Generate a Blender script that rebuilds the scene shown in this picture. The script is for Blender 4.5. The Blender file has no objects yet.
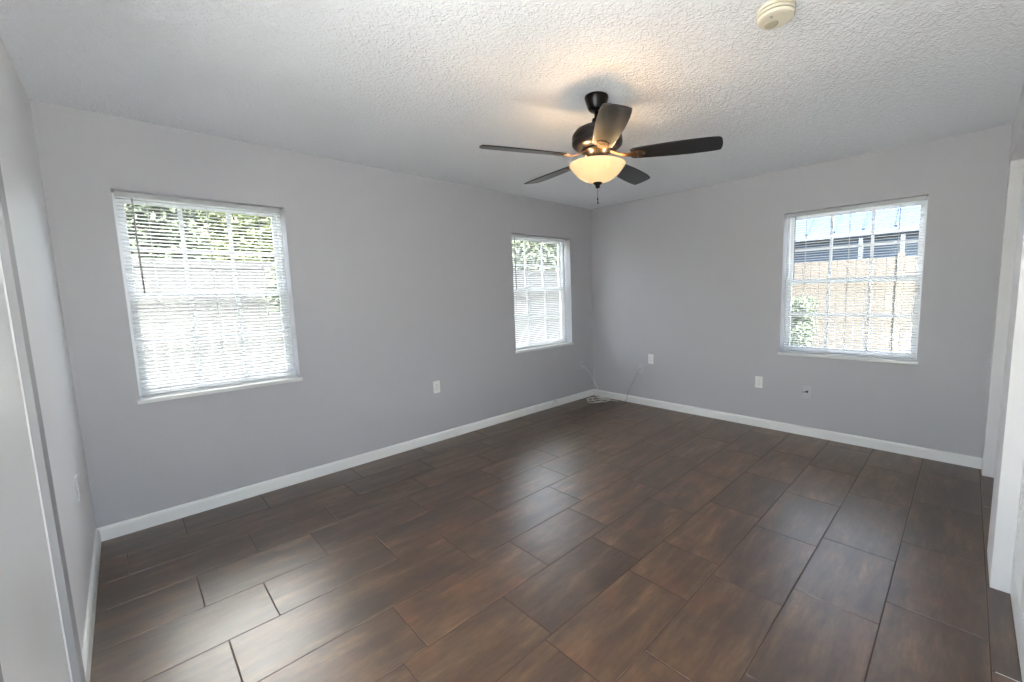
import bpy, bmesh, math, random
from mathutils import Vector, Matrix, Quaternion
random.seed(7)
S = bpy.context.scene
C = S.collection
PI = math.pi
# ------------------------------------------------------------------ camera
cam_d = bpy.data.cameras.new('camera'); cam = bpy.data.objects.new('camera', cam_d); C.objects.link(cam)
cam_d.sensor_width = 36; cam_d.lens = 421.24 * 36 / 1024
cam_d.shift_x = -44.09 / 1024; cam_d.shift_y = 0.25 / 1024
cam_d.clip_start = 0.02; cam_d.clip_end = 200
right = Vector((0.69651, -0.7171, -0.02531)); up = Vector((0.09756, 0.05969, 0.99344)); fwd = Vector((0.71089, 0.69441, -0.11154))
m = Matrix((( right.x, up.x, -fwd.x), (right.y, up.y, -fwd.y), (right.z, up.z, -fwd.z))).to_4x4()
m.translation = (-4.3303, -3.5504, 1.3690)
cam.matrix_world = m
S.camera = cam
# ------------------------------------------------------------------ colour, exposure, sky, sun
S.view_settings.view_transform = 'Standard'; S.view_settings.look = 'None'
S.view_settings.gamma = 1; S.view_settings.use_curve_mapping = False
S.view_settings.exposure = 1.75
S.cycles.max_bounces = 10; S.cycles.diffuse_bounces = 6; S.cycles.transparent_max_bounces = 24
S.cycles.sample_clamp_indirect = 30
w = bpy.data.worlds.new('sky'); S.world = w; w.use_nodes = True
nt = w.node_tree; bg = nt.nodes['Background']
sky = nt.nodes.new('ShaderNodeTexSky'); sky.sky_type = 'NISHITA'; sky.sun_disc = False
sky.sun_elevation = math.radians(48); sky.sun_rotation = math.radians(225)
hz = nt.nodes.new('ShaderNodeMixRGB'); hz.inputs[0].default_value = .86; hz.inputs[2].default_value = (.73, .722, .71, 1)   # hazy sky
nt.links.new(sky.outputs[0], hz.inputs[1]); # bright patch added to the northern sky for stronger window light and floor sheen
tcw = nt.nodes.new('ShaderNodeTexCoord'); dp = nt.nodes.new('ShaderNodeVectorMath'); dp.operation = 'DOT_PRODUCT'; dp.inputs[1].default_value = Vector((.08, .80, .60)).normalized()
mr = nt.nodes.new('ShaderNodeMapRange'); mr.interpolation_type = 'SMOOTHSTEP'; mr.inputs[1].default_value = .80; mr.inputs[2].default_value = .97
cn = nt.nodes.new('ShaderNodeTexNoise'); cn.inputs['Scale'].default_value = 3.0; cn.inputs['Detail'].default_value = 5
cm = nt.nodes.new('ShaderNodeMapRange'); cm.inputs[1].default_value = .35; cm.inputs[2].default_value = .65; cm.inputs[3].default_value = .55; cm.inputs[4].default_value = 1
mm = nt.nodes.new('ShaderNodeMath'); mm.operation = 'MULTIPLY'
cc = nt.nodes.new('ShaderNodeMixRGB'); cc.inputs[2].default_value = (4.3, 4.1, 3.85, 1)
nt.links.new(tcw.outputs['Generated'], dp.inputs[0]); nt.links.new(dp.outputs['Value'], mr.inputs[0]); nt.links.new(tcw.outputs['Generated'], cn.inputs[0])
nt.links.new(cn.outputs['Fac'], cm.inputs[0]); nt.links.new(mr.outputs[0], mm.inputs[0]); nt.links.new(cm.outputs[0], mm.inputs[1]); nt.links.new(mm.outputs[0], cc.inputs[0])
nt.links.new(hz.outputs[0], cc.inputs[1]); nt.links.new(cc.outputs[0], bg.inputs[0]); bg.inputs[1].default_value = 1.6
sd = bpy.data.lights.new('sun', 'SUN'); sd.energy = 34; sd.angle = math.radians(1.5); sd.color = (1, .965, .925)
sun = bpy.data.objects.new('sun', sd); C.objects.link(sun)
sun.rotation_euler = Vector((-0.62, -0.62, 1.05)).to_track_quat('Z', 'Y').to_euler()

# ------------------------------------------------------------------ room numbers
L, W, H, WT = 4.559, 3.700, 2.44, 0.20
WIN1 = (-4.307, -3.449, 0.797, 2.034)      # on the wall y = 0, x range, z range
WIN2 = (-1.337, -0.406, 0.752, 2.034)
WIN3 = (-3.292, -2.295, 0.767, 2.049)      # on the wall x = 0, y range, z range

# ------------------------------------------------------------------ materials
def lin(c): return tuple(((v / 255 + .055) / 1.055) ** 2.4 if v > 10 else v / 255 / 12.92 for v in c)
def mat(name, col, rough=.5, metal=0, bump=None, var=None, spec=.5):
    """col sRGB 0-255; bump = (scale, strength, distance, detail); var = (scale, amount)"""
    M = bpy.data.materials.new(name); M.use_nodes = True; t = M.node_tree; b = t.nodes['Principled BSDF']
    b.inputs['Base Color'].default_value = (*lin(col), 1); b.inputs['Roughness'].default_value = rough
    b.inputs['Metallic'].default_value = metal; b.inputs['Specular IOR Level'].default_value = spec
    tc = t.nodes.new('ShaderNodeTexCoord')
    if bump:
        n = t.nodes.new('ShaderNodeTexNoise'); n.inputs['Scale'].default_value = bump[0]; n.inputs['Detail'].default_value = bump[3]
        t.links.new(tc.outputs['Object'], n.inputs['Vector'])
        bp = t.nodes.new('ShaderNodeBump'); bp.inputs['Strength'].default_value = bump[1]; bp.inputs['Distance'].default_value = bump[2]
        t.links.new(n.outputs['Fac'], bp.inputs['Height']); t.links.new(bp.outputs[0], b.inputs['Normal'])
    if var:
        n = t.nodes.new('ShaderNodeTexNoise'); n.inputs['Scale'].default_value = var[0]; n.inputs['Detail'].default_value = 4
        t.links.new(tc.outputs['Object'], n.inputs['Vector'])
        mx = t.nodes.new('ShaderNodeMixRGB'); c = lin(col); a = var[1]
        mx.inputs[1].default_value = (*[v * (1 - a) for v in c], 1); mx.inputs[2].default_value = (*[min(1, v * (1 + a)) for v in c], 1)
        t.links.new(n.outputs['Fac'], mx.inputs[0]); t.links.new(mx.outputs[0], b.inputs['Base Color'])
    return M
M = {}
M['wall'] = mat('grey_wall_paint', (181, 181, 186), .55, bump=(70, .25, .003, 3), var=(1.3, .02))
M['wall_white'] = mat('white_wall_paint', (222, 222, 224), .5, bump=(70, .2, .003, 3))
M['door'] = mat('white_brushed_door_paint', (226, 227, 228), .28, bump=(60, .15, .002, 2))
M['trim'] = mat('white_trim_paint', (226, 227, 226), .35)
M['casing'] = mat('grey_casing', (152, 152, 155), .5)  # darker grey than the other trim
M['vinyl'] = mat('white_vinyl', (232, 235, 240), .35)
M['marble'] = mat('pale_sill', (214, 215, 216), .3, var=(14, .05))
M['white'] = mat('white_plastic', (232, 232, 230), .35)
M['plate_grey'] = mat('painted_over_plate', (190, 190, 193), .5)
M['cream'] = mat('cream_plastic', (212, 205, 186), .4)
M['cream_dark'] = mat('cream_plastic_recess', (172, 164, 142), .5)
M['black'] = mat('black_slot', (14, 14, 14), .6)
M['bronze'] = mat('dark_bronze', (18, 15, 14), .3, metal=.4)
M['iron'] = mat('brown_bronze_bracket', (96, 70, 46), .3, metal=.85)
M['blade'] = mat('dark_walnut_blade', (12, 10, 10), .33, var=(9, .3), spec=.7)
M['cable'] = mat('white_cable', (214, 212, 206), .4)
M['cable_grey'] = mat('grey_cable', (146, 145, 144), .4)
M['metal'] = mat('brushed_steel', (150, 150, 150), .3, metal=.9)
M['wand'] = mat('grey_clear_wand', (150, 148, 148), .25)

# ceiling texture
def ceiling_mat():
    X = mat('textured_white_ceiling', (232, 235, 240), .8); t = X.node_tree; b = t.nodes['Principled BSDF']
    tc = t.nodes.new('ShaderNodeTexCoord')
    a = t.nodes.new('ShaderNodeTexNoise'); a.inputs['Scale'].default_value = 40; a.inputs['Detail'].default_value = 4; a.inputs['Distortion'].default_value = 1.2
    r = t.nodes.new('ShaderNodeValToRGB'); r.color_ramp.elements[0].position = .42; r.color_ramp.elements[1].position = .62
    v = t.nodes.new('ShaderNodeTexNoise'); v.inputs['Scale'].default_value = 110
    mx = t.nodes.new('ShaderNodeMath'); mx.operation = 'MULTIPLY_ADD'; mx.inputs[1].default_value = .3
    bp = t.nodes.new('ShaderNodeBump'); bp.inputs['Strength'].default_value = .55; bp.inputs['Distance'].default_value = .009
    t.links.new(tc.outputs['Object'], a.inputs[0]); t.links.new(tc.outputs['Object'], v.inputs[0])
    t.links.new(a.outputs['Fac'], r.inputs[0]); t.links.new(v.outputs['Fac'], mx.inputs[0]); t.links.new(r.outputs[0], mx.inputs[2])
    t.links.new(mx.outputs[0], bp.inputs['Height']); t.links.new(bp.outputs[0], b.inputs['Normal'])
    return X
M['ceiling'] = ceiling_mat()

def tile_mat():
    X = bpy.data.materials.new('brown_stone_look_tile'); X.use_nodes = True; t = X.node_tree; b = t.nodes['Principled BSDF']
    N = t.nodes.new; K = t.links.new
    tc = N('ShaderNodeTexCoord'); at = N('ShaderNodeAttribute'); at.attribute_name = 'tile'
    # every tile is cut from another place of the pattern
    off = N('ShaderNodeVectorMath'); off.operation = 'MULTIPLY_ADD'; off.inputs[1].default_value = (37, 53, 19)
    K(at.outputs['Color'], off.inputs[0]); K(tc.outputs['Object'], off.inputs[2])
    mp = N('ShaderNodeMapping'); mp.inputs['Scale'].default_value = (1.1, 5.2, 1)
    K(off.outputs[0], mp.inputs[0])
    n1 = N('ShaderNodeTexNoise'); n1.inputs['Scale'].default_value = 2.1; n1.inputs['Detail'].default_value = 10; n1.inputs['Roughness'].default_value = .62; n1.inputs['Distortion'].default_value = .25
    K(mp.outputs[0], n1.inputs[0])
    n2 = N('ShaderNodeTexNoise'); n2.inputs['Scale'].default_value = 6; n2.inputs['Detail'].default_value = 8; n2.inputs['Roughness'].default_value = .7
    K(off.outputs[0], n2.inputs[0])
    r = N('ShaderNodeValToRGB'); e = r.color_ramp.elements
    e[0].position = .28; e[0].color = (*lin((73, 54, 40)), 1); e[1].position = .74; e[1].color = (*lin((137, 110, 82)), 1)
    q = e.new(.44); q.color = (*lin((86, 63, 46)), 1); q = e.new(.58); q.color = (*lin((107, 82, 60)), 1)
    K(n1.outputs['Fac'], r.inputs[0])
    r2 = N('ShaderNodeValToRGB'); r2.color_ramp.elements[0].position = .3; r2.color_ramp.elements[0].color = (.50, .51, .55, 1); r2.color_ramp.elements[1].position = .72; r2.color_ramp.elements[1].color = (1.32, 1.26, 1.18, 1)
    K(n2.outputs['Fac'], r2.inputs[0])
    mu = N('ShaderNodeMixRGB'); mu.blend_type = 'MULTIPLY'; mu.inputs[0].default_value = .8; K(r.outputs[0], mu.inputs[1]); K(r2.outputs[0], mu.inputs[2])
    n3 = N('ShaderNodeTexNoise'); n3.inputs['Scale'].default_value = 4.2; n3.inputs['Detail'].default_value = 5; K(off.outputs[0], n3.inputs[0])
    r3 = N('ShaderNodeValToRGB'); r3.color_ramp.elements[0].position = .56; r3.color_ramp.elements[0].color = (0, 0, 0, 1); r3.color_ramp.elements[1].position = .74; r3.color_ramp.elements[1].color = (.5, .5, .5, 1)
    K(n3.outputs['Fac'], r3.inputs[0])
    rust = N('ShaderNodeMixRGB'); rust.inputs[2].default_value = (*lin((122, 78, 48)), 1); K(r3.outputs[0], rust.inputs[0]); K(mu.outputs[0], rust.inputs[1])
    br = N('ShaderNodeMapRange'); br.inputs[3].default_value = .70; br.inputs[4].default_value = .98
    sp = N('ShaderNodeSeparateColor'); K(at.outputs['Color'], sp.inputs[0]); K(sp.outputs[0], br.inputs[0])
    vm = N('ShaderNodeVectorMath'); vm.operation = 'SCALE'; K(rust.outputs[0], vm.inputs[0]); K(br.outputs[0], vm.inputs['Scale'])
    mp4 = N('ShaderNodeMapping'); mp4.inputs['Scale'].default_value = (3, 15, 1); K(off.outputs[0], mp4.inputs[0])
    n4 = N('ShaderNodeTexNoise'); n4.inputs['Scale'].default_value = 3.4; n4.inputs['Detail'].default_value = 9; n4.inputs['Roughness'].default_value = .75; K(mp4.outputs[0], n4.inputs[0])
    r4 = N('ShaderNodeMapRange'); r4.inputs[1].default_value = .3; r4.inputs[2].default_value = .7; r4.inputs[3].default_value = .70; r4.inputs[4].default_value = 1.34; K(n4.outputs['Fac'], r4.inputs[0])
    v4 = N('ShaderNodeVectorMath'); v4.operation = 'SCALE'; K(vm.outputs[0], v4.inputs[0]); K(r4.outputs[0], v4.inputs['Scale'])
    K(v4.outputs[0], b.inputs['Base Color'])
    rr = N('ShaderNodeMapRange'); rr.inputs[3].default_value = .27; rr.inputs[4].default_value = .47; K(n2.outputs['Fac'], rr.inputs[0]); K(rr.outputs[0], b.inputs['Roughness'])
    bp = N('ShaderNodeBump'); bp.inputs['Strength'].default_value = .12; bp.inputs['Distance'].default_value = .003; K(n2.outputs['Fac'], bp.inputs['Height']); K(bp.outputs[0], b.inputs['Normal'])
    b.inputs['Specular IOR Level'].default_value = 1.0; b.inputs['Coat Weight'].default_value = .2; b.inputs['Coat Roughness'].default_value = .35
    return X
M['tile'] = tile_mat()
M['grout'] = mat('brown_grout', (86, 73, 64), .7)

def glass_mat():
    X = bpy.data.materials.new('window_glass'); X.use_nodes = True; t = X.node_tree; t.nodes.remove(t.nodes['Principled BSDF'])
    tr = t.nodes.new('ShaderNodeBsdfTransparent'); tr.inputs[0].default_value = (.96, .98, .98, 1)
    g = t.nodes.new('ShaderNodeBsdfGlossy'); g.inputs['Roughness'].default_value = .02
    f = t.nodes.new('ShaderNodeFresnel'); f.inputs[0].default_value = 1.45
    mx = t.nodes.new('ShaderNodeMixShader')
    ge = t.nodes.new('ShaderNodeNewGeometry'); iv = t.nodes.new('ShaderNodeMath'); iv.operation = 'SUBTRACT'; iv.inputs[0].default_value = 1
    mu = t.nodes.new('ShaderNodeMath'); mu.operation = 'MULTIPLY'      # reflect at the outer faces only, never from inside the pane
    t.links.new(ge.outputs['Backfacing'], iv.inputs[1]); t.links.new(iv.outputs[0], mu.inputs[0]); t.links.new(f.outputs[0], mu.inputs[1])
    t.links.new(mu.outputs[0], mx.inputs[0]); t.links.new(tr.outputs[0], mx.inputs[1]); t.links.new(g.outputs[0], mx.inputs[2])
    t.links.new(mx.outputs[0], t.nodes['Material Output'].inputs[0]); return X
M['glass'] = glass_mat()

def slat_mat():
    X = mat('white_slat', (212, 214, 216), .45); t = X.node_tree; b = t.nodes['Principled BSDF']
    tl = t.nodes.new('ShaderNodeBsdfTranslucent'); tl.inputs[0].default_value = (.62, .63, .64, 1)
    mx = t.nodes.new('ShaderNodeMixShader'); mx.inputs[0].default_value = .25
    t.links.new(b.outputs[0], mx.inputs[1]); t.links.new(tl.outputs[0], mx.inputs[2]); t.links.new(mx.outputs[0], t.nodes['Material Output'].inputs[0]); return X
M['slat'] = slat_mat()

def emit_mat(name, col, strength, base=(240, 225, 190)):
    X = mat(name, base, .25); b = X.node_tree.nodes['Principled BSDF']
    b.inputs['Emission Color'].default_value = (*col, 1); b.inputs['Emission Strength'].default_value = strength; return X
def bowl_mat():      # alabaster glass, lit from within
    X = emit_mat('alabaster_glass', (1, .70, .33), .19, (205, 172, 122)); t = X.node_tree; b = t.nodes['Principled BSDF']
    tc = t.nodes.new('ShaderNodeTexCoord'); n = t.nodes.new('ShaderNodeTexNoise'); n.inputs['Scale'].default_value = 9; n.inputs['Distortion'].default_value = 2
    r = t.nodes.new('ShaderNodeValToRGB'); r.color_ramp.elements[0].color = (1, .62, .28, 1); r.color_ramp.elements[1].color = (1, .80, .50, 1)
    t.links.new(tc.outputs['Object'], n.inputs[0]); t.links.new(n.outputs['Fac'], r.inputs[0]); t.links.new(r.outputs[0], b.inputs['Emission Color'])
    return X
M['bowl'] = bowl_mat()

# ------------------------------------------------------------------ mesh helpers
def bx(bm, x0, x1, y0, y1, z0, z1, T=None):
    vs = [bm.verts.new((x, y, z)) for z in (z0, z1) for y in (y0, y1) for x in (x0, x1)]
    for f in ((0, 2, 3, 1), (4, 5, 7, 6), (0, 1, 5, 4), (2, 6, 7, 3), (0, 4, 6, 2), (1, 3, 7, 5)):
        bm.faces.new([vs[i] for i in f])
    if T is not None: bmesh.ops.transform(bm, matrix=T, verts=vs)
    return vs
def lathe(bm, prof, n=40, cx=0, cy=0, T=None):
    rings = []; new = []
    for r, z in prof:
        if r < 1e-5: v = [bm.verts.new((cx, cy, z))]
        else: v = [bm.verts.new((cx + r * math.cos(2 * PI * i / n), cy + r * math.sin(2 * PI * i / n), z)) for i in range(n)]
        rings.append(v); new += v
    for a, b in zip(rings, rings[1:]):
        if len(a) == 1 and len(b) == 1: continue
        for i in range(n):
            j = (i + 1) % n
            if len(a) == 1: bm.faces.new((a[0], b[j], b[i]))
            elif len(b) == 1: bm.faces.new((a[i], a[j], b[0]))
            else: bm.faces.new((a[i], a[j], b[j], b[i]))
    if T is not None: bmesh.ops.transform(bm, matrix=T, verts=new)
def tube(bm, pts, r, n=8):
    pts = [Vector(p) for p in pts]; prev = None; rings = []
    up0 = Vector((0.13, 0.29, 1)).normalized()
    for i, p in enumerate(pts):
        d = (pts[min(i + 1, len(pts) - 1)] - pts[max(i - 1, 0)]).normalized()
        a = (up0 if prev is None else prev); a = (a - d * a.dot(d))
        if a.length < 1e-4: a = d.orthogonal()
        a.normalize(); prev = a; b = d.cross(a)
        rings.append([bm.verts.new(p + a * r * math.cos(2 * PI * k / n) + b * r * math.sin(2 * PI * k / n)) for k in range(n)])
    for A, B in zip(rings, rings[1:]):
        for k in range(n): bm.faces.new((A[k], A[(k + 1) % n], B[(k + 1) % n], B[k]))
    bm.faces.new(rings[0][::-1]); bm.faces.new(rings[-1])
def smooth_path(pts, k=8):
    pts = [Vector(p) for p in pts]; out = []
    for i in range(len(pts) - 1):
        p0, p1, p2, p3 = pts[max(i - 1, 0)], pts[i], pts[i + 1], pts[min(i + 2, len(pts) - 1)]
        for j in range(k):
            t = j / k
            out.append(.5 * ((2 * p1) + (p2 - p0) * t + (2 * p0 - 5 * p1 + 4 * p2 - p3) * t * t + (3 * p1 - p0 - 3 * p2 + p3) * t ** 3))
    out.append(pts[-1]); return out
def obj(name, bm, m, parent=None, bevel=0, smooth=False, seg=2):
    bmesh.ops.recalc_face_normals(bm, faces=bm.faces)
    me = bpy.data.meshes.new(name); bm.to_mesh(me); bm.free()
    for x in (m if isinstance(m, (list, tuple)) else [m]): me.materials.append(x)
    if smooth:
        for p in me.polygons: p.use_smooth = True
    o = bpy.data.objects.new(name, me); C.objects.link(o)
    if parent: o.parent = parent
    if bevel:
        b = o.modifiers.new('bevel', 'BEVEL'); b.width = bevel; b.segments = seg; b.limit_method = 'ANGLE'
    return o
def box(name, dims, m, parent=None, bevel=0):
    bm = bmesh.new()
    for d in (dims if isinstance(dims[0], (list, tuple)) else [dims]): bx(bm, *d)
    return obj(name, bm, m, parent, bevel)
def struct(o): o['kind'] = 'structure'; return o
def tag(o, label, cat, group=None, kind=None):
    o['label'] = label; o['category'] = cat
    if group: o['group'] = group
    if kind: o['kind'] = kind
    return o
def empty(name, loc=(0, 0, 0), T=None):
    o = bpy.data.objects.new(name, None); C.objects.link(o); o.empty_display_size = .1
    if T is not None: o.matrix_world = T
    else: o.location = loc
    return o

# wall with rectangular holes: P(u, d, z) -> world; u along the wall, d = 0 room face, d = thickness outer face
def wall(name, P, u0, u1, z0, z1, th, holes, m):
    us = sorted({u0, u1, *[h[0] for h in holes], *[h[1] for h in holes]}); zs = sorted({z0, z1, *[h[2] for h in holes], *[h[3] for h in holes]})
    us = [u for u in us if u0 <= u <= u1]; zs = [z for z in zs if z0 <= z <= z1]
    solid = lambda i, j: 0 <= i < len(us) - 1 and 0 <= j < len(zs) - 1 and not any(h[0] < (us[i] + us[i + 1]) / 2 < h[1] and h[2] < (zs[j] + zs[j + 1]) / 2 < h[3] for h in holes)
    bm = bmesh.new(); V = {}
    def v(i, j, d):
        if (i, j, d) not in V: V[i, j, d] = bm.verts.new(P(us[i], d * th, zs[j]))
        return V[i, j, d]
    for i in range(len(us) - 1):
        for j in range(len(zs) - 1):
            if not solid(i, j): continue
            for d in (0, 1): bm.faces.new([v(a, b, d) for a, b in ((i, j), (i + 1, j), (i + 1, j + 1), (i, j + 1))])
            for di, dj, e in ((-1, 0, ((i, j), (i, j + 1))), (1, 0, ((i + 1, j), (i + 1, j + 1))), (0, -1, ((i, j), (i + 1, j))), (0, 1, ((i, j + 1), (i + 1, j + 1)))):
                if not solid(i + di, j + dj): bm.faces.new([v(*e[0], 0), v(*e[1], 0), v(*e[1], 1), v(*e[0], 1)])
    return struct(obj(name, bm, m))

# ------------------------------------------------------------------ shell
north = wall('wall_north', lambda u, d, z: (u, d, z), -L - WT, WT, -.1, H, WT, [WIN1, WIN2], M['wall'])
east = wall('wall_east', lambda u, d, z: (d, u, z), -W - .9, 0, -.1, H, WT, [WIN3], M['wall'])
WD = (-3.62, -2.50)                                  # unseen glazed door added behind the camera for fill light
DW = (-2.36, -1.54, 0.0, 2.03)                       # door leaf in the west wall
west = wall('wall_west', lambda u, d, z: (-L - d, u, z), -5.6, 0, -.1, H, WT, [(DW[0], DW[1], 0, DW[3]), (WD[0], WD[1], .0, 2.12)], M['wall_white'])
CL1 = (-1.352, -.15, 0, 2.165); CL2 = (-3.30, -1.715, 0, 2.165); HD = (-4.47, -3.60, 0, 2.08)
SD = .12
south = wall('wall_south', lambda u, d, z: (u, -W - d, z), -L, 0, -.1, H, SD, [(a[0], a[1], -.001 + 0, a[3]) for a in (CL1, CL2, HD)], M['wall_white'])
# closets behind the south wall, and an unseen hall added for fill light
struct(box('wall_closet', [(-3.46, 0, -W - .9, -W - .8, -.1, H), (-3.46, -3.34, -W - .8, -W - SD, -.1, H), (-1.58, -1.48, -W - .8, -W - SD, -.1, H)], M['wall_white']))
struct(box('wall_fill_hall', [(-.55, -.45, -5.5, -W - .9, -.1, H)], M['wall_white']))
wall('wall_fill_hall_south', lambda u, d, z: (u, -5.5 - d, z), -L, -.45, -.1, H, .1, [(-4.45, -.95, 0.02, 2.25)], M['wall_white'])
struct(box('floor_bounce_hall', [(-L, -3.46, -5.5, -W - .25, 0, .004), (-3.46, -.55, -5.5, -W - .9, 0, .004)], M['trim']))  # pale floor added to bounce sunlight through the doorway
struct(box('ceiling', (-L - WT, WT, -5.6, WT, H, H + .2), M['ceiling']))

# floor: every tile where the photo has it, with sunk grout
joints = {
 -1: [-4.188, -3.77, -3.16, -2.56, -1.95, -1.35, -.75, -.15], 0: [-4.44, -3.30, -2.70, -2.10, -1.50, -.90, -.30],
 1: [-3.936, -3.52, -2.91, -2.31, -1.70, -1.10, -.50], 2: [-4.198, -3.682, -3.08, -2.48, -1.88, -1.28, -.68, -.1],
 3: [-3.978, -3.437, -2.78, -2.11, -1.57, -.97, -.37], 4: [-4.157, -3.174, -2.325, -1.72, -1.12, -.52],
 5: [-4.22, -3.619, -2.946, -2.455, -1.85, -1.25, -.65], 6: [-4.32, -3.72, -3.243, -2.605, -2.0, -1.4, -.8, -.2],
 7: [-4.48, -3.88, -3.28, -2.705, -2.372, -1.78, -1.18, -.58], 8: [-4.26, -3.66, -3.06, -2.459, -1.882, -1.32, -.73, -.15],
 9: [-4.10, -3.50, -2.90, -2.31, -1.766, -1.063, -.46], 10: [-3.92, -3.32, -2.72, -2.13, -1.526, -.915, -.33],
 11: [-4.1, -3.5, -2.9, -2.3, -1.70, -1.358, -.739, -.15]}
A0, SP = .207, .3166
bm = bmesh.new(); cl = bm.loops.layers.color.new('tile'); g = .0024
xl, xr, yb = -L - .06, -.0005 + 0.05, -5.5
def quad(co, mi, col=None):
    f = bm.faces.new([bm.verts.new(c) for c in co]); f.material_index = mi
    for l in f.loops: l[cl] = col or (0, 0, 0, 1)
    return f
bx(bm, xl, xr, yb, .05, -.1, -.0013)
for f in bm.faces: f.material_index = 1
for k in range(-1, 17):
    line = lambda q: {-1: .04, 0: -.30, 1: -.572}.get(q, -(A0 + SP * q))
    y1 = line(k); y0 = line(k + 1)
    js = joints.get(k) or [x + (k * .37) % .6 for x in [-4.8 + .603 * i for i in range(9)]]
    js = [xl] + [j for j in js if xl + .03 < j < xr - .03] + [xr]
    for a, b in zip(js, js[1:]):
        c = (random.random(), random.random(), random.random(), 1)
        t0, t1, u0, u1 = a + g, b - g, max(y0, yb) + g, y1 - g
        e = .0008
        top = [(t0 + e, u0 + e, 0), (t1 - e, u0 + e, 0), (t1 - e, u1 - e, 0), (t0 + e, u1 - e, 0)]
        bot = [(t0, u0, -.0014), (t1, u0, -.0014), (t1, u1, -.0014), (t0, u1, -.0014)]
        quad(top, 0, c)
        for i in range(4): quad([bot[i], bot[(i + 1) % 4], top[(i + 1) % 4], top[i]], 0, c)
floor = obj('floor', bm, [M['tile'], M['grout']]); struct(floor)

# baseboards (profile: 85 mm, eased top)
def baseboard(name, a, b, nrm, h=.083, t=.014):
    a = Vector(a); b = Vector(b); n = Vector(nrm); bm = bmesh.new()
    prof = [(0, 0), (t, 0), (t, h - .016), (t * .75, h - .006), (t * .45, h), (0, h)]
    r1 = [bm.verts.new(a + n * p + Vector((0, 0, q))) for p, q in prof]; r2 = [bm.verts.new(b + n * p + Vector((0, 0, q))) for p, q in prof]
    for i in range(len(prof)):
        j = (i + 1) % len(prof); bm.faces.new((r1[i], r1[j], r2[j], r2[i]))
    bm.faces.new(r1); bm.faces.new(r2[::-1]); return struct(obj(name, bm, M['trim']))
baseboard('baseboard_north', (-L, 0, 0), (0, 0, 0), (0, -1, 0))
baseboard('baseboard_east', (0, -.014, 0), (0, -W, 0), (-1, 0, 0))
baseboard('baseboard_west', (-L, -1.455, 0), (-L, -.014, 0), (1, 0, 0))

# door in the west wall, flush leaf and casing
d = empty('door_1', (-L, (DW[0] + DW[1]) / 2, 0)); struct(d)
def at(parent, o): o.matrix_parent_inverse = parent.matrix_world.inverted() if False else Matrix.Translation(-parent.location); return o
at(d, box('door_leaf', (-L - .04, -L - .003, DW[0] + .004, DW[1] - .004, .008, DW[3] - .004), M['door'], d, .002))
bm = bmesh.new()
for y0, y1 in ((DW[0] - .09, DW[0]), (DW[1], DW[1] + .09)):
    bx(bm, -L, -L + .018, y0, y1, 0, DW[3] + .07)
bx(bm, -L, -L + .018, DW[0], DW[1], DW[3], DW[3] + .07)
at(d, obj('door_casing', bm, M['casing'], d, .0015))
pd = empty('door_5', (-L - .1, -3.06, 0)); struct(pd); a_, b_ = WD; c_ = (a_ + b_) / 2  # added glazing, out of view, to light the east wall
fr = []
for q0, q1 in ((a_, c_), (c_, b_)):
    fr += [(-L - .14, -L - .09, q0, q0 + .04, .0, 2.12), (-L - .14, -L - .09, q1 - .04, q1, .0, 2.12), (-L - .14, -L - .09, q0 + .04, q1 - .04, .0, .07), (-L - .14, -L - .09, q0 + .04, q1 - .04, 2.06, 2.12)]
at(pd, box('door_frame', fr, M['vinyl'], pd, .002))
for q0, q1 in ((a_, c_), (c_, b_)): at(pd, box('glass_pane', (-L - .118, -L - .112, q0 + .04, q1 - .04, .07, 2.06), M['glass'], pd))
# casing of the doorway to the added hall
struct(box('trim_1', [(HD[0] - .06, HD[0], -W, -W + .015, 0, HD[3] + .07), (HD[1], HD[1] + .07, -W, -W + .015, 0, HD[3] + .07), (HD[0], HD[1], -W, -W + .015, HD[3], HD[3] + .07)], M['trim'], bevel=.004))

# bifold louvred closet doors, recessed 6 cm in their openings
def closet(n, x0, x1, panels):
    d = empty('door_%d' % n, ((x0 + x1) / 2, -W - .075, 0)); struct(d)
    pw = (x1 - x0 - .012) / panels; yf, yb_ = -W - .062, -W - .090
    for i in range(panels):
        a = x0 + .006 + pw * i + .0015; b = a + pw - .003; z0, z1 = .012, 2.12; st = .05
        bm = bmesh.new()
        bx(bm, a, a + st, yb_, yf, z0, z1); bx(bm, b - st, b, yb_, yf, z0, z1)
        for q0, q1 in ((z0, z0 + .13), (1.0, 1.09), (z1 - .09, z1)): bx(bm, a + st, b - st, yb_, yf, q0, q1)
        p = at(d, obj('bifold_panel', bm, M['door'], d, .002))
        bm = bmesh.new()
        for q0, q1 in ((z0 + .13, 1.0), (1.09, z1 - .09)):
            k = int((q1 - q0) / .032)
            for j in range(k):
                zc = q0 + (j + .5) * (q1 - q0) / k
                T = Matrix.Translation(((a + b) / 2, (yf + yb_) / 2, zc)) @ Matrix.Rotation(math.radians(38), 4, 'X')
                hw = (b - a) / 2 - st; bx(bm, -hw, hw, -.003, .003, -.019, .019, T)
        s = obj('louvre_slats', bm, M['door'], p); s.matrix_parent_inverse = p.matrix_parent_inverse.copy()
        s.matrix_parent_inverse = Matrix.Translation(-d.location) if False else Matrix.Identity(4)
    bm = bmesh.new(); bx(bm, x0, x1, -W - .088, -W - .064, 2.13, 2.165); at(d, obj('track', bm, M['metal'], d))
closet(2, CL1[0], CL1[1], 4); closet(3, CL2[0], CL2[1], 4)

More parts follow.
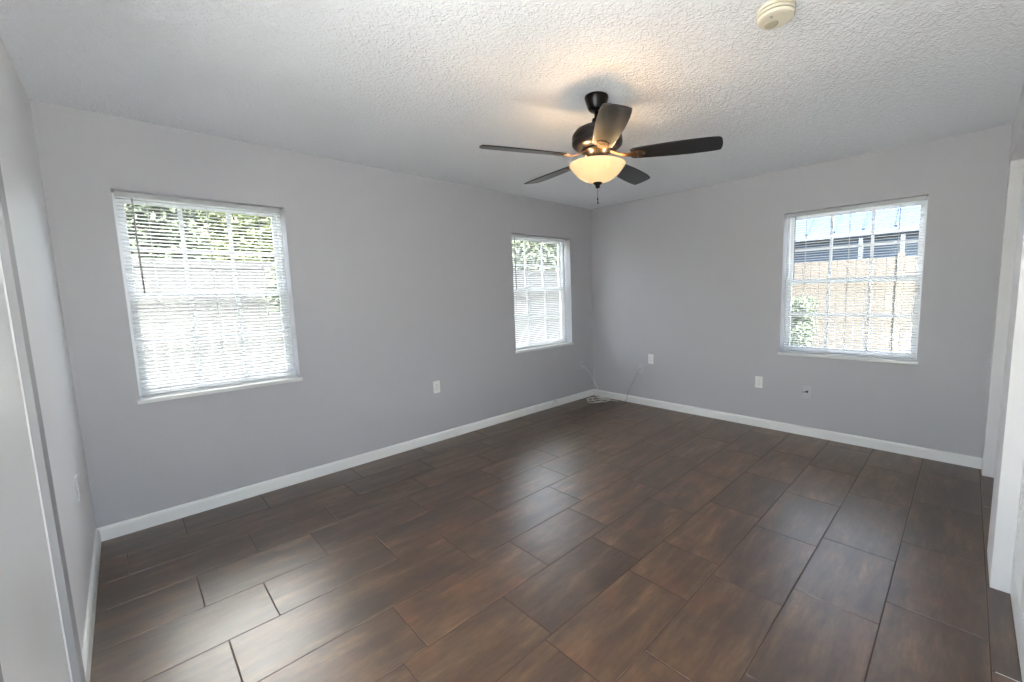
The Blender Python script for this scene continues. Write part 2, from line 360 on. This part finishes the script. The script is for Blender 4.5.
# ------------------------------------------------------------------ windows and blinds (local frame: x along the wall, y outward, z up)
def window(n, P, u0, u1, z0, z1, cols, rail):
    w_ = u1 - u0; h = z1 - z0; T = P
    d = empty('window_%d' % n, T=T); struct(d)
    F0, F1 = .115, .185; fw = .022
    bm = bmesh.new()
    bx(bm, 0, fw, F0, F1, 0, h); bx(bm, w_ - fw, w_, F0, F1, 0, h); bx(bm, fw, w_ - fw, F0, F1, 0, fw); bx(bm, fw, w_ - fw, F0, F1, h - fw, h)
    obj('window_frame', bm, M['vinyl'], d, .003)
    rz = rail - z0
    for nm, za, zb, ya, yb2 in (('upper_sash', rz - .018, h - fw, .152, .178), ('lower_sash', fw, rz + .022, .122, .148)):
        s = .028; bm = bmesh.new(); a, b = fw, w_ - fw
        bx(bm, a, a + s, ya, yb2, za, zb); bx(bm, b - s, b, ya, yb2, za, zb); bx(bm, a + s, b - s, ya, yb2, za, za + s); bx(bm, a + s, b - s, ya, yb2, zb - s, zb)
        so = obj(nm, bm, M['vinyl'], d, .003)
        bm = bmesh.new(); gw = .011; ym = (ya + yb2) / 2
        for i in range(1, cols): c = a + s + (b - a - 2 * s) * i / cols; bx(bm, c - gw, c + gw, ym - .006, ym + .006, za + s, zb - s)
        zc = (za + zb) / 2; bx(bm, a + s, b - s, ym - .0055, ym + .0055, zc - gw, zc + gw)
        obj('muntins', bm, M['vinyl'], so)
        bm = bmesh.new(); bx(bm, a + s - .004, b - s + .004, ym - .002, ym + .002, za + s - .004, zb - s + .004); obj('glass_pane', bm, M['glass'], so)
        if nm == 'lower_sash':
            bm = bmesh.new(); bx(bm, w_ / 2 - .03, w_ / 2 + .03, ya - .012, ya, zb - .016, zb - .004); obj('sash_lock', bm, M['vinyl'], so, .002)
    bm = bmesh.new(); bx(bm, -.012, w_ + .012, -.018, 0, -.024, 0); bx(bm, 0.0005, w_ - .0005, 0, F0, -.0235, .0005)
    obj('window_sill', bm, M['marble'], d, .002)
    return d
def blind(P, u0, u1, z0, z1, label, grp, ladders, tilt=26):
    w_ = u1 - u0; h = z1 - z0; d = empty('mini_blind', T=P)
    tag(d, label, 'window blind', grp)
    yc = .078; a, b = .012, w_ - .012
    bm = bmesh.new(); bx(bm, a, b, yc - .019, yc + .017, h - .028, h - .001); obj('headrail', bm, M['slat'], d, .002)
    zt, zb = h - .040, .030; k = int((zt - zb) / .0215)
    bm = bmesh.new()
    for j in range(k + 1):
        z = zb + (zt - zb) * j / k; r = []
        for q in range(5):
            yy = (q - 2) / 2 * .0122; zz = .0016 * (1 - ((q - 2) / 2) ** 2)
            y2 = yy * math.cos(math.radians(tilt)) ; z2 = yy * math.sin(math.radians(tilt)) + zz
            dx = .0
            r.append((bm.verts.new((a + .002, yc + y2, z + z2)), bm.verts.new((b - .002, yc + y2, z + z2))))
        for (p1, p2), (p3, p4) in zip(r, r[1:]): bm.faces.new((p1, p2, p4, p3))
    obj('slats', bm, M['slat'], d, smooth=True)
    bm = bmesh.new(); bx(bm, a + .001, b - .001, yc - .013, yc + .013, .006, .018); obj('bottom_rail', bm, M['slat'], d, .002)
    for f in ladders:
        c = a + (b - a) * f; bm = bmesh.new()
        for yy in (-.0135, .0135): bx(bm, c - .0012, c + .0012, yc + yy - .0005, yc + yy + .0005, .018, h - .028)
        obj('ladder_cord', bm, M['slat'], d)
    bm = bmesh.new(); c = a + .07; bm2 = bm
    tube(bm, [(c, yc - .026, h - .035), (c, yc - .028, h - .3), (c + .003, yc - .028, h - .60)], .0042, 6)
    obj('tilt_wand', bm, M['wand'], d, smooth=True)
    return d
P1 = Matrix.Translation((WIN1[0], 0, WIN1[2])); P2 = Matrix.Translation((WIN2[0], 0, WIN2[2]))
P3 = Matrix.Translation((0, WIN3[1], WIN3[2])) @ Matrix.Rotation(-PI / 2, 4, 'Z')
gb = 'white mini blinds in the three windows'
for n, P, wn, cols in ((1, P1, WIN1, 3), (2, P2, WIN2, 3), (3, P3, WIN3, 3)): window(n, P, *wn, cols, 1.425)
blind(P1, *WIN1, 'open white mini blind in the left-hand window, greenery showing behind its top half', gb, (.16, .5, .84))
blind(P2, *WIN2, 'open white mini blind in the window nearest the far room corner', gb, (.18, .82))
blind(P3, *WIN3, 'open white mini blind in the right-hand window, bluish roof showing behind it', gb, (.16, .5, .84), 14)

# ------------------------------------------------------------------ ceiling fan
FX, FY = -2.400, -2.022
fan = empty('ceiling_fan', (FX, FY, 0)); fan['kind'] = 'thing'
tag(fan, 'dark bronze five-blade ceiling fan with a lit cream glass bowl', 'ceiling fan')
bm = bmesh.new(); lathe(bm, [(0, H), (.064, H), (.066, H - .008), (.062, H - .022), (.055, H - .045), (.047, H - .066), (.036, H - .076), (0, H - .078)]); obj('canopy', bm, M['bronze'], fan, smooth=True)
bm = bmesh.new(); lathe(bm, [(0, 2.37), (.013, 2.37), (.013, 2.325), (.026, 2.322), (.028, 2.292), (.04, 2.285), (0, 2.28)], 24); obj('downrod', bm, M['bronze'], fan, smooth=True)
bm = bmesh.new(); lathe(bm, [(0, 2.287), (.04, 2.286), (.085, 2.277), (.118, 2.260), (.137, 2.235), (.140, 2.212), (.136, 2.204), (.141, 2.198), (.138, 2.182), (.122, 2.168), (.095, 2.160), (0, 2.159)], 48); mo = obj('motor_housing', bm, M['bronze'], fan, smooth=True)
bm = bmesh.new(); lathe(bm, [(0, 2.160), (.085, 2.160), (.085, 2.148), (.06, 2.142), (.057, 2.094), (.072, 2.084), (.074, 2.072), (0, 2.072)], 40); obj('switch_housing', bm, M['bronze'], fan, smooth=True)
bm = bmesh.new(); lathe(bm, [(.140, 2.0818), (.150, 2.0843), (.157, 2.0809), (.155, 2.0740), (.149, 2.0671), (.140, 2.0542), (.128, 2.0388), (.110, 2.0198), (.084, 2.0009), (.052, 1.9880), (.02, 1.9829), (0, 1.9820), (0, 1.9854), (.05, 1.9923), (.080, 2.0052), (.105, 2.0233), (.122, 2.0413), (.135, 2.0568), (.143, 2.0714), (.140, 2.0818)], 56)
obj('glass_bowl', bm, M['bowl'], fan, smooth=True)
bm = bmesh.new(); lathe(bm, [(0, 1.984), (.024, 1.984), (.026, 1.978), (.018, 1.972), (.011, 1.967), (.014, 1.961), (.009, 1.954), (0, 1.951)], 24); obj('finial', bm, M['bronze'], fan, smooth=True)
for dx, dy, zb in ((-.006, -.004, 1.888), (.007, .005, 1.872)):
    bm = bmesh.new(); tube(bm, [(dx * .4, dy * .4, 1.957), (dx, dy, 1.92), (dx, dy, zb + .012)], .0011, 6)
    pc = obj('pull_chain', bm, M['metal'], fan)
    bm = bmesh.new(); lathe(bm, [(0, zb + .014), (.0025, zb + .012), (.0042, zb), (0, zb - .004)], 10, cx=dx, cy=dy); obj('chain_fob', bm, M['bronze'], pc, smooth=True)
ZB = 2.120
def blade_mesh():
    bm = bmesh.new()
    out = [(.185, .040), (.20, .050), (.26, .056), (.34, .0625), (.42, .067), (.50, .069), (.57, .068), (.62, .0645), (.645, .061), (.652, .056)]
    tip = [(.656, .03), (.656, 0), (.652, -.03), (.645, -.052)]
    low = [(r - .012 if r > .6 else r, -hw) for r, hw in out[::-1]][1:]
    pts = out + tip + low
    t = [bm.verts.new((x, y, .003)) for x, y in pts]; b = [bm.verts.new((x, y, -.003)) for x, y in pts]
    bm.faces.new(t); bm.faces.new(b[::-1])
    for i in range(len(pts)): j = (i + 1) % len(pts); bm.faces.new((t[i], b[i], b[j], t[j]))
    return bm
for k in range(5):
    ang = math.radians(10 + 72 * k)
    B = Matrix.Translation((0, 0, ZB)) @ Matrix.Rotation(ang, 4, 'Z') @ Matrix.Rotation(math.radians(-12), 4, 'X')
    o = obj('fan_blade', blade_mesh(), M['blade'], fan, .0015); o.matrix_local = B
    bm = bmesh.new()
    # curved arm from the motor to a three-lobed plate under the blade
    prof = [(.07, .016, .028), (.10, .014, .012), (.135, .012, -.002), (.165, .014, -.008), (.19, .022, -.009), (.215, .036, -.008), (.24, .034, -.0065), (.262, .016, -.0065), (.272, .004, -.0065)]
    ra = [[bm.verts.new((r, s * hw, z + dz)) for s, dz in ((-1, 0), (1, 0), (1, .005), (-1, .005))] for r, hw, z in prof]
    for A, Bq in zip(ra, ra[1:]):
        for i in range(4): j = (i + 1) % 4; bm.faces.new((A[i], A[j], Bq[j], Bq[i]))
    bm.faces.new(ra[0][::-1]); bm.faces.new(ra[-1])
    ir = obj('blade_iron', bm, M['iron'], o, .001)
    for sx, sy in ((.222, .022), (.222, -.022), (.256, 0)):
        bm = bmesh.new(); lathe(bm, [(0, -.010), (.004, -.009), (.005, -.006), (0, -.006)], 10, sx, sy); sc = obj('screw', bm, M['metal'], o, smooth=True)
# lamp inside the bowl
for k in range(3):
    ld = bpy.data.lights.new('fan_bulb', 'POINT'); ld.energy = 1.15; ld.color = (1, .72, .42); ld.shadow_soft_size = .022
    lo = bpy.data.objects.new('fan_bulb', ld); C.objects.link(lo); a = math.radians(46 + 120 * k); lo.location = (.105 * math.cos(a), .105 * math.sin(a), 2.072); lo.parent = fan

# ------------------------------------------------------------------ smoke detector
sm = empty('smoke_detector', (-2.462, -2.955, H)); tag(sm, 'round cream smoke detector fixed to the ceiling, two dark vent slots round it', 'smoke detector')
bm = bmesh.new(); lathe(bm, [(0, 0), (.066, 0), (.068, -.006), (.066, -.014), (0, -.014)], 48); obj('base_plate', bm, M['cream'], sm, smooth=False)
bm = bmesh.new(); lathe(bm, [(0, -.014), (.054, -.014), (.054, -.018), (0, -.018)], 48); obj('vent_slot', bm, M['black'], sm)
bm = bmesh.new(); lathe(bm, [(0, -.018), (.067, -.018), (.066, -.028), (.052, -.0285), (.052, -.032), (.066, -.0325), (.062, -.041), (.053, -.044), (.030, -.045), (0, -.045)], 48); cv = obj('cover', bm, M['cream'], sm, smooth=False)
bm = bmesh.new(); lathe(bm, [(0, -.0445), (.026, -.0445), (.024, -.047), (.018, -.048), (0, -.0485)], 28, .010, .020); obj('sounder_grille', bm, M['cream_dark'], sm, smooth=True)
bm = bmesh.new(); lathe(bm, [(0, -.0445), (.005, -.0445), (.005, -.048), (0, -.048)], 12, -.040, .004); obj('test_button', bm, M['cream_dark'], sm)

# ------------------------------------------------------------------ outlets and wall plates (local: x along the wall, -y into the room, z up)
def plate(name, T, m, label, cat, kindp, group=None):
    d = empty(name, T=T); tag(d, label, cat, group)
    box('cover_plate', (-.035, .035, -.005, 0, -.0575, .0575), m, d, .002)
    if kindp == 'duplex':
        for z in (-.0195, .0195):
            bm = bmesh.new(); bx(bm, -.0165, .0165, -.0068, -.004, z - .0145, z + .0145); r = obj('receptacle', bm, m, d, .002)
            bm = bmesh.new(); bx(bm, -.0078, -.0058, -.0071, -.0066, z - .002, z + .007); bx(bm, .0055, .0075, -.0071, -.0066, z - .001, z + .006); bx(bm, -.002, .002, -.0071, -.0066, z - .010, z - .006); obj('slots', bm, M['black'], r)
        box('screw', (-.002, .002, -.006, -.0045, -.002, .002), M['metal'], d)
    elif kindp == 'coax':
        bm = bmesh.new(); lathe(bm, [(0, 0), (.0065, 0), (.0065, .003), (.0047, .003), (.0047, .012), (0, .012)], 12, T=Matrix.Translation((0, -.005, 0)) @ Matrix.Rotation(PI / 2, 4, 'X')); obj('jack', bm, M['metal'], d)
    elif kindp == 'opening':
        box('jack_opening', (-.008, .008, -.0056, -.0045, -.007, .007), M['black'], d)
    return d
TN = lambda x, z: Matrix.Translation((x, 0, z))
TE = lambda y, z: Matrix.Translation((0, y, z)) @ Matrix.Rotation(-PI / 2, 4, 'Z')
TW = lambda y, z: Matrix.Translation((-L, y, z)) @ Matrix.Rotation(PI / 2, 4, 'Z')
plate('electrical_outlet', TN(-2.329, .524), M['white'], 'white power outlet between the two windows of the left-hand wall', 'outlet', 'duplex')
plate('electrical_outlet', TE(-.891, .571), M['white'], 'white power outlet just above the grey coax jack near the far corner', 'outlet', 'duplex')
plate('electrical_outlet', TE(-2.117, .451), M['white'], 'white power outlet on the right-hand wall, left below the window', 'outlet', 'duplex')
plate('electrical_outlet', TW(-.597, .52), M['wall_white'], 'painted-over power outlet low on the white wall beside the door', 'outlet', 'duplex')
dd = plate('phone_jack_plate', TE(-2.539, .412), M['plate_grey'], 'grey painted wall plate under the right-hand window, short dark wire poking out', 'wall plate', 'opening')
bm = bmesh.new(); tube(bm, smooth_path([(.010, -.004, .006), (.004, -.016, .012), (-.010, -.022, .003), (-.024, -.016, -.001), (-.034, -.012, -.004)], 5), .0032, 7); obj('loose_wire', bm, M['black'], dd, smooth=True)
plate('coax_jack_plate', TE(-.752, .440), M['plate_grey'], 'grey painted coax jack plate on the right wall, thin cable leaving it', 'wall plate', 'coax')
plate('coax_jack_plate', TN(-.244, .445), M['plate_grey'], 'painted coax jack plate on the left wall beside the corner, white cable leaving it', 'wall plate', 'coax')

# ------------------------------------------------------------------ cables in the corner
bm = bmesh.new()
pts = [(-.244, -.018, .440), (-.235, -.035, .425), (-.19, -.04, .39), (-.12, -.035, .33), (-.06, -.04, .25), (-.03, -.07, .16), (-.03, -.10, .09), (-.05, -.13, .03), (-.08, -.15, .010)]
n = 44
for i in range(n):
    a = -.6 + i * 2 * PI * 3.3 / n; rr = .165 - .0028 * i + .018 * math.sin(i * 1.7)
    pts.append((-.20 + rr * math.cos(a) * 1.05, -.235 + rr * math.sin(a) * .95, .006 + .007 * (i / 13)))
pts += [(-.13, -.38, .012), (-.09, -.43, .010), (-.10, -.48, .005)]
tube(bm, smooth_path(pts, 4), .0042, 7)
cb = tag(obj('coax_cable', bm, M['cable'], smooth=True), 'white coax cable hanging from the left wall and coiled on the floor in the corner', 'cable')
bm = bmesh.new()
tube(bm, smooth_path([(-.018, -.752, .440), (-.03, -.74, .425), (-.024, -.70, .36), (-.02, -.64, .24), (-.02, -.60, .17), (-.022, -.57, .10), (-.03, -.56, .03), (-.05, -.535, .005), (-.09, -.53, .004), (-.13, -.52, .004)], 6), .003, 7)
tag(obj('coax_cable', bm, M['cable_grey'], smooth=True), 'thin grey cable drooping from the right-wall jack down to the floor', 'cable')
bm = bmesh.new()
tube(bm, smooth_path([(-.03, -.30, .012), (-.025, -.34, .05), (-.03, -.40, .072), (-.03, -.46, .05), (-.04, -.49, .012)], 6), .0036, 7)
bm.free()
# short cord stapled over the left baseboard
bm = bmesh.new(); tube(bm, smooth_path([(-.80, -.02, .030), (-.772, -.022, .060), (-.762, -.018, .088), (-.74, -.02, .075), (-.73, -.024, .030), (-.735, -.03, .006)], 6), .006, 8)
tag(obj('cable_stub', bm, M['cable'], smooth=True), 'short white cable stub looped over the left wall baseboard', 'cable')

# ------------------------------------------------------------------ glazed hall end added for fill light, and sky portals in the glazed openings
gd = empty('door_4', (-2.7, -5.55, 0)); struct(gd)
g0, g1 = -4.45, -.95; gs = (g1 - g0) / 3
at(gd, box('door_frame', [(g0 + gs * i, g0 + gs * i + .05, -5.58, -5.52, .02, 2.25) for i in range(3)] + [(g1 - .05, g1, -5.58, -5.52, .02, 2.25)] + [(g0 + gs * i + .05, g0 + gs * (i + 1), -5.58, -5.52, z, z + .06) for i in range(2) for z in (.02, 2.19)] + [(g0 + gs * 2 + .05, g1 - .05, -5.58, -5.52, z, z + .06) for z in (.02, 2.19)], M['vinyl'], gd, .002))
for i in range(3): at(gd, box('glass_pane', (g0 + gs * i + .05, g0 + gs * (i + 1) - (.05 if i == 2 else 0), -5.555, -5.545, .08, 2.19), M['glass'], gd))
def portal(name, loc, direction, sx, sy):
    l = bpy.data.lights.new(name, 'AREA'); l.shape = 'RECTANGLE'; l.size = sx; l.size_y = sy; l.cycles.is_portal = True
    o = bpy.data.objects.new(name, l); C.objects.link(o); o.location = loc; o.rotation_euler = Vector(direction).to_track_quat('-Z', 'Z').to_euler()
portal('window_portal', ((WIN1[0] + WIN1[1]) / 2, .19, (WIN1[2] + WIN1[3]) / 2), (0, -1, 0), .86, 1.24)
portal('window_portal', ((WIN2[0] + WIN2[1]) / 2, .19, (WIN2[2] + WIN2[3]) / 2), (0, -1, 0), .93, 1.28)
portal('window_portal', (.19, (WIN3[0] + WIN3[1]) / 2, (WIN3[2] + WIN3[3]) / 2), (-1, 0, 0), 1.0, 1.28)
portal('window_portal', (-L - .19, -3.06, 1.06), (1, 0, 0), 1.12, 2.12)
portal('window_portal', (-2.7, -5.6, 1.13), (0, 1, 0), 3.5, 2.23)

# ------------------------------------------------------------------ outside
M['lawn'] = mat('sunlit_lawn', (118, 118, 108), .9, var=(3, .25), bump=(40, .5, .02, 4))
M['fence'] = mat('dark_grey_fence', (34, 34, 35), .6)  # even dark grey, kept low so the sunlit fence doesn't clip
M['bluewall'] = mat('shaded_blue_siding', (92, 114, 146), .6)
M['bounce_patio'] = mat('pale_bounce_concrete', (205, 202, 196), .8)
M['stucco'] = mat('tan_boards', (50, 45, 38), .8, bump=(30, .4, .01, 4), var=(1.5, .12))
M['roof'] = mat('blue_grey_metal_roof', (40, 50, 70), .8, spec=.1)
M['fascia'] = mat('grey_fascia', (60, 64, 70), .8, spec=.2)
M['trunk'] = mat('bark', (92, 78, 64), .9, bump=(20, .8, .02, 4))
def leaf_mat(name, a, b):
    X = mat(name, a, .6); t = X.node_tree; bs = t.nodes['Principled BSDF']; at_ = t.nodes.new('ShaderNodeAttribute'); at_.attribute_name = 'tile'
    mx = t.nodes.new('ShaderNodeMixRGB'); mx.inputs[1].default_value = (*lin(a), 1); mx.inputs[2].default_value = (*lin(b), 1); t.links.new(at_.outputs['Fac'], mx.inputs[0]); t.links.new(mx.outputs[0], bs.inputs['Base Color'])
    tl = t.nodes.new('ShaderNodeBsdfTranslucent'); t.links.new(mx.outputs[0], tl.inputs[0]); ms = t.nodes.new('ShaderNodeMixShader'); ms.inputs[0].default_value = .3
    t.links.new(bs.outputs[0], ms.inputs[1]); t.links.new(tl.outputs[0], ms.inputs[2]); t.links.new(ms.outputs[0], t.nodes['Material Output'].inputs[0]); return X
M['leaf'] = leaf_mat('green_leaves', (72, 82, 54), (104, 108, 72)); M['leaf2'] = leaf_mat('olive_leaves', (66, 75, 58), (92, 99, 80))
struct(box('ground', (-30, 30, -30, 40, -.4, -.16), M['lawn']))
struct(box('bounce_patio', [(-9, -.2, -12, -5.62, -.16, -.12), (-12, -L - WT - .02, -5.6, .2, -.16, -.12)], M['bounce_patio']))  # pale slabs added out of view to bounce sunlight indoors
struct(box('sun_shield_roof', (-L - WT - 2.6, -L - WT - .01, -5.6, .2, 2.40, 2.52), M['ceiling']))  # unseen roof added to keep direct sun out of the west glazing
def foliage(cx, cy, cz, rx, ry, rz, n, s):
    bm = bmesh.new(); cl = bm.loops.layers.color.new('tile')
    lobes = [(random.uniform(-.6, .6), random.uniform(-.4, .4), random.uniform(-.6, .6), random.uniform(.3, .5)) for _ in range(44)]
    for i in range(n):
        lx, ly, lz, lr = random.choice(lobes)
        v = Vector((random.gauss(0, 1), random.gauss(0, 1), random.gauss(0, 1))).normalized() * lr * random.uniform(.65, 1.0) 
        p = Vector((cx + (lx + v.x) * rx, cy + (ly + v.y) * ry, cz + (lz + v.z) * rz))
        q = Quaternion((random.gauss(0, 1), random.gauss(0, 1), random.gauss(0, 1), random.gauss(0, 1))).normalized()
        ss = s * random.uniform(.6, 1.3); vs = [bm.verts.new(p + q @ Vector(c)) for c in ((-ss, 0, 0), (0, -ss * .45, ss * .1), (ss, 0, 0), (0, ss * .45, ss * .1))]
        f = bm.faces.new(vs); c = random.random()
        for l in f.loops: l[cl] = (c, c, c, 1)
    return bm
def tree(name, x, y, h, rx, rz, label, lm, n=5000, s=.085, grp=None):
    d = empty(name, (x, y, -.16)); tag(d, label, 'tree' if 'tree' in name else 'shrub', grp)
    obj('foliage', foliage(0, 0, h - rz, rx, rx * .8, rz, n, s), lm, d)
    bm = bmesh.new(); tube(bm, smooth_path([(0, 0, -.02), (.05, .02, h * .3), (-.04, 0, h * .6), (0, .03, h * .8)], 4), .09 if h > 2 else .03, 10); obj('trunk', bm, M['trunk'], d, smooth=True)
def fence(name, x0, x1, y, h, label):
    d = empty(name, (x0, y, -.16)); tag(d, label, 'fence')
    n = round((x1 - x0) / 2.4); st = (x1 - x0) / n
    for i in range(n):
        bm = bmesh.new(); a = i * st
        k = 14
        for j in range(k): u = a + .06 + (st - .12) * j / k; bx(bm, u + .003, u + (st - .12) / k - .003, -.012, .012, .06, h - .06)
        for z in (.05, h - .14): bx(bm, a + .06, a + st - .06, -.025, .025, z, z + .12)
        obj('fence_panel', bm, M['fence'], d)
    for i in range(n + 1):
        bm = bmesh.new(); a = i * st; bx(bm, a - .06, a + .06, -.06, .06, 0, h + .02); bx(bm, a - .075, a + .075, -.075, .075, h + .02, h + .05); obj('fence_post', bm, M['fence'], d)
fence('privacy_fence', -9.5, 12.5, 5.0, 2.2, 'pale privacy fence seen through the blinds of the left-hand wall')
tree('leafy_tree', -4.35, 7.6, 4.4, 1.55, 1.75, 'leafy green tree above the fence in the left part of the left-hand window', M['leaf2'], 26000, .10)
tree('leafy_tree', -1.9, 10.4, 5.2, 2.3, 2.1, 'yellow-green leafy tree above the fence in the right part of the left-hand window', M['leaf'], 26000, .10)
tree('leafy_tree', 6.6, 8.0, 4.5, 1.9, 1.8, 'pale green tree behind the blind of the far-corner window', M['leaf2'], 26000, .10)
tree('leafy_shrub', -2.35, 4.45, 2.25, .42, .5, 'small shrub in front of the fence at the right edge of the left-hand window', M['leaf2'], 1600, .06)
# neighbour's house beyond the east wall
nb = empty('neighbour_house', (6, -3, -.16)); tag(nb, 'blue-sided neighbouring house with a pale blue-grey roof, behind the right-hand window', 'house')
def nbo(name, dims, m, par=nb): return box(name, dims, m, par, 0)
nbo('house_wall', (1.0, 3.3, -4.6, 3.6, 0, 2.52), M['bluewall'])
bm = bmesh.new()
rp = [(0, 2.54), (0, 2.60), (3.4, 5.3), (3.45, 5.15)]
v1 = [bm.verts.new((x, -5.2, z)) for x, z in rp]; v2 = [bm.verts.new((x, 4.2, z)) for x, z in rp]
for i in range(4): j = (i + 1) % 4; bm.faces.new((v1[i], v1[j], v2[j], v2[i]))
bm.faces.new(v1); bm.faces.new(v2[::-1])
for k in range(19): y = -5.0 + k * .5; T = Matrix.Translation((0, y, 2.605)) @ Matrix.Rotation(-math.atan2(3.3, 4.2), 4, 'Y'); bx(bm, .05, 4.3, -.015, .015, 0, .03, T)
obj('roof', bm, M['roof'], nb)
nbo('fascia', (-.03, .02, -5.2, 4.2, 2.52, 2.62), M['fascia'])
nbo('soffit', (.0, 1.0, -5.2, 4.2, 2.50, 2.53), M['fascia'])
for y in (-4.3, -2.9, .35, 1.0, 2.4): nbo('porch_post', (.0, .07, y, y + .07, 0, 2.5), M['fascia'])
# tan board fence in front of it
wf = empty('board_fence', (5.0, -7.5, -.16)); tag(wf, 'sunlit tan board fence low behind the right-hand window', 'fence')
for i in range(4):
    a = i * 2.4; bm = bmesh.new()
    for j in range(16): bx(bm, -.01, .01, a + .05 + j * .144 + .003, a + .05 + (j + 1) * .144 - .003, .04, 2.02)
    for z in (.25, 1.75): bx(bm, .01, .05, a + .05, a + 2.35, z, z + .09)
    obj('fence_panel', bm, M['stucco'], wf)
for i in range(5): a = i * 2.4; nbx = box('fence_post', (-.045, .045, a - .045, a + .045, 0, 2.08), M['stucco'], wf)
tree('leafy_shrub', 4.35, -1.38, 1.45, .42, .55, 'rounded grey-green shrub low behind the left part of the right-hand window', M['leaf2'], 2200, .05)
tree('leafy_tree', 4.2, -.72, 3.7, .62, .85, 'pale leafy tree behind the upper left of the right-hand window', M['leaf2'], 4500, .07)
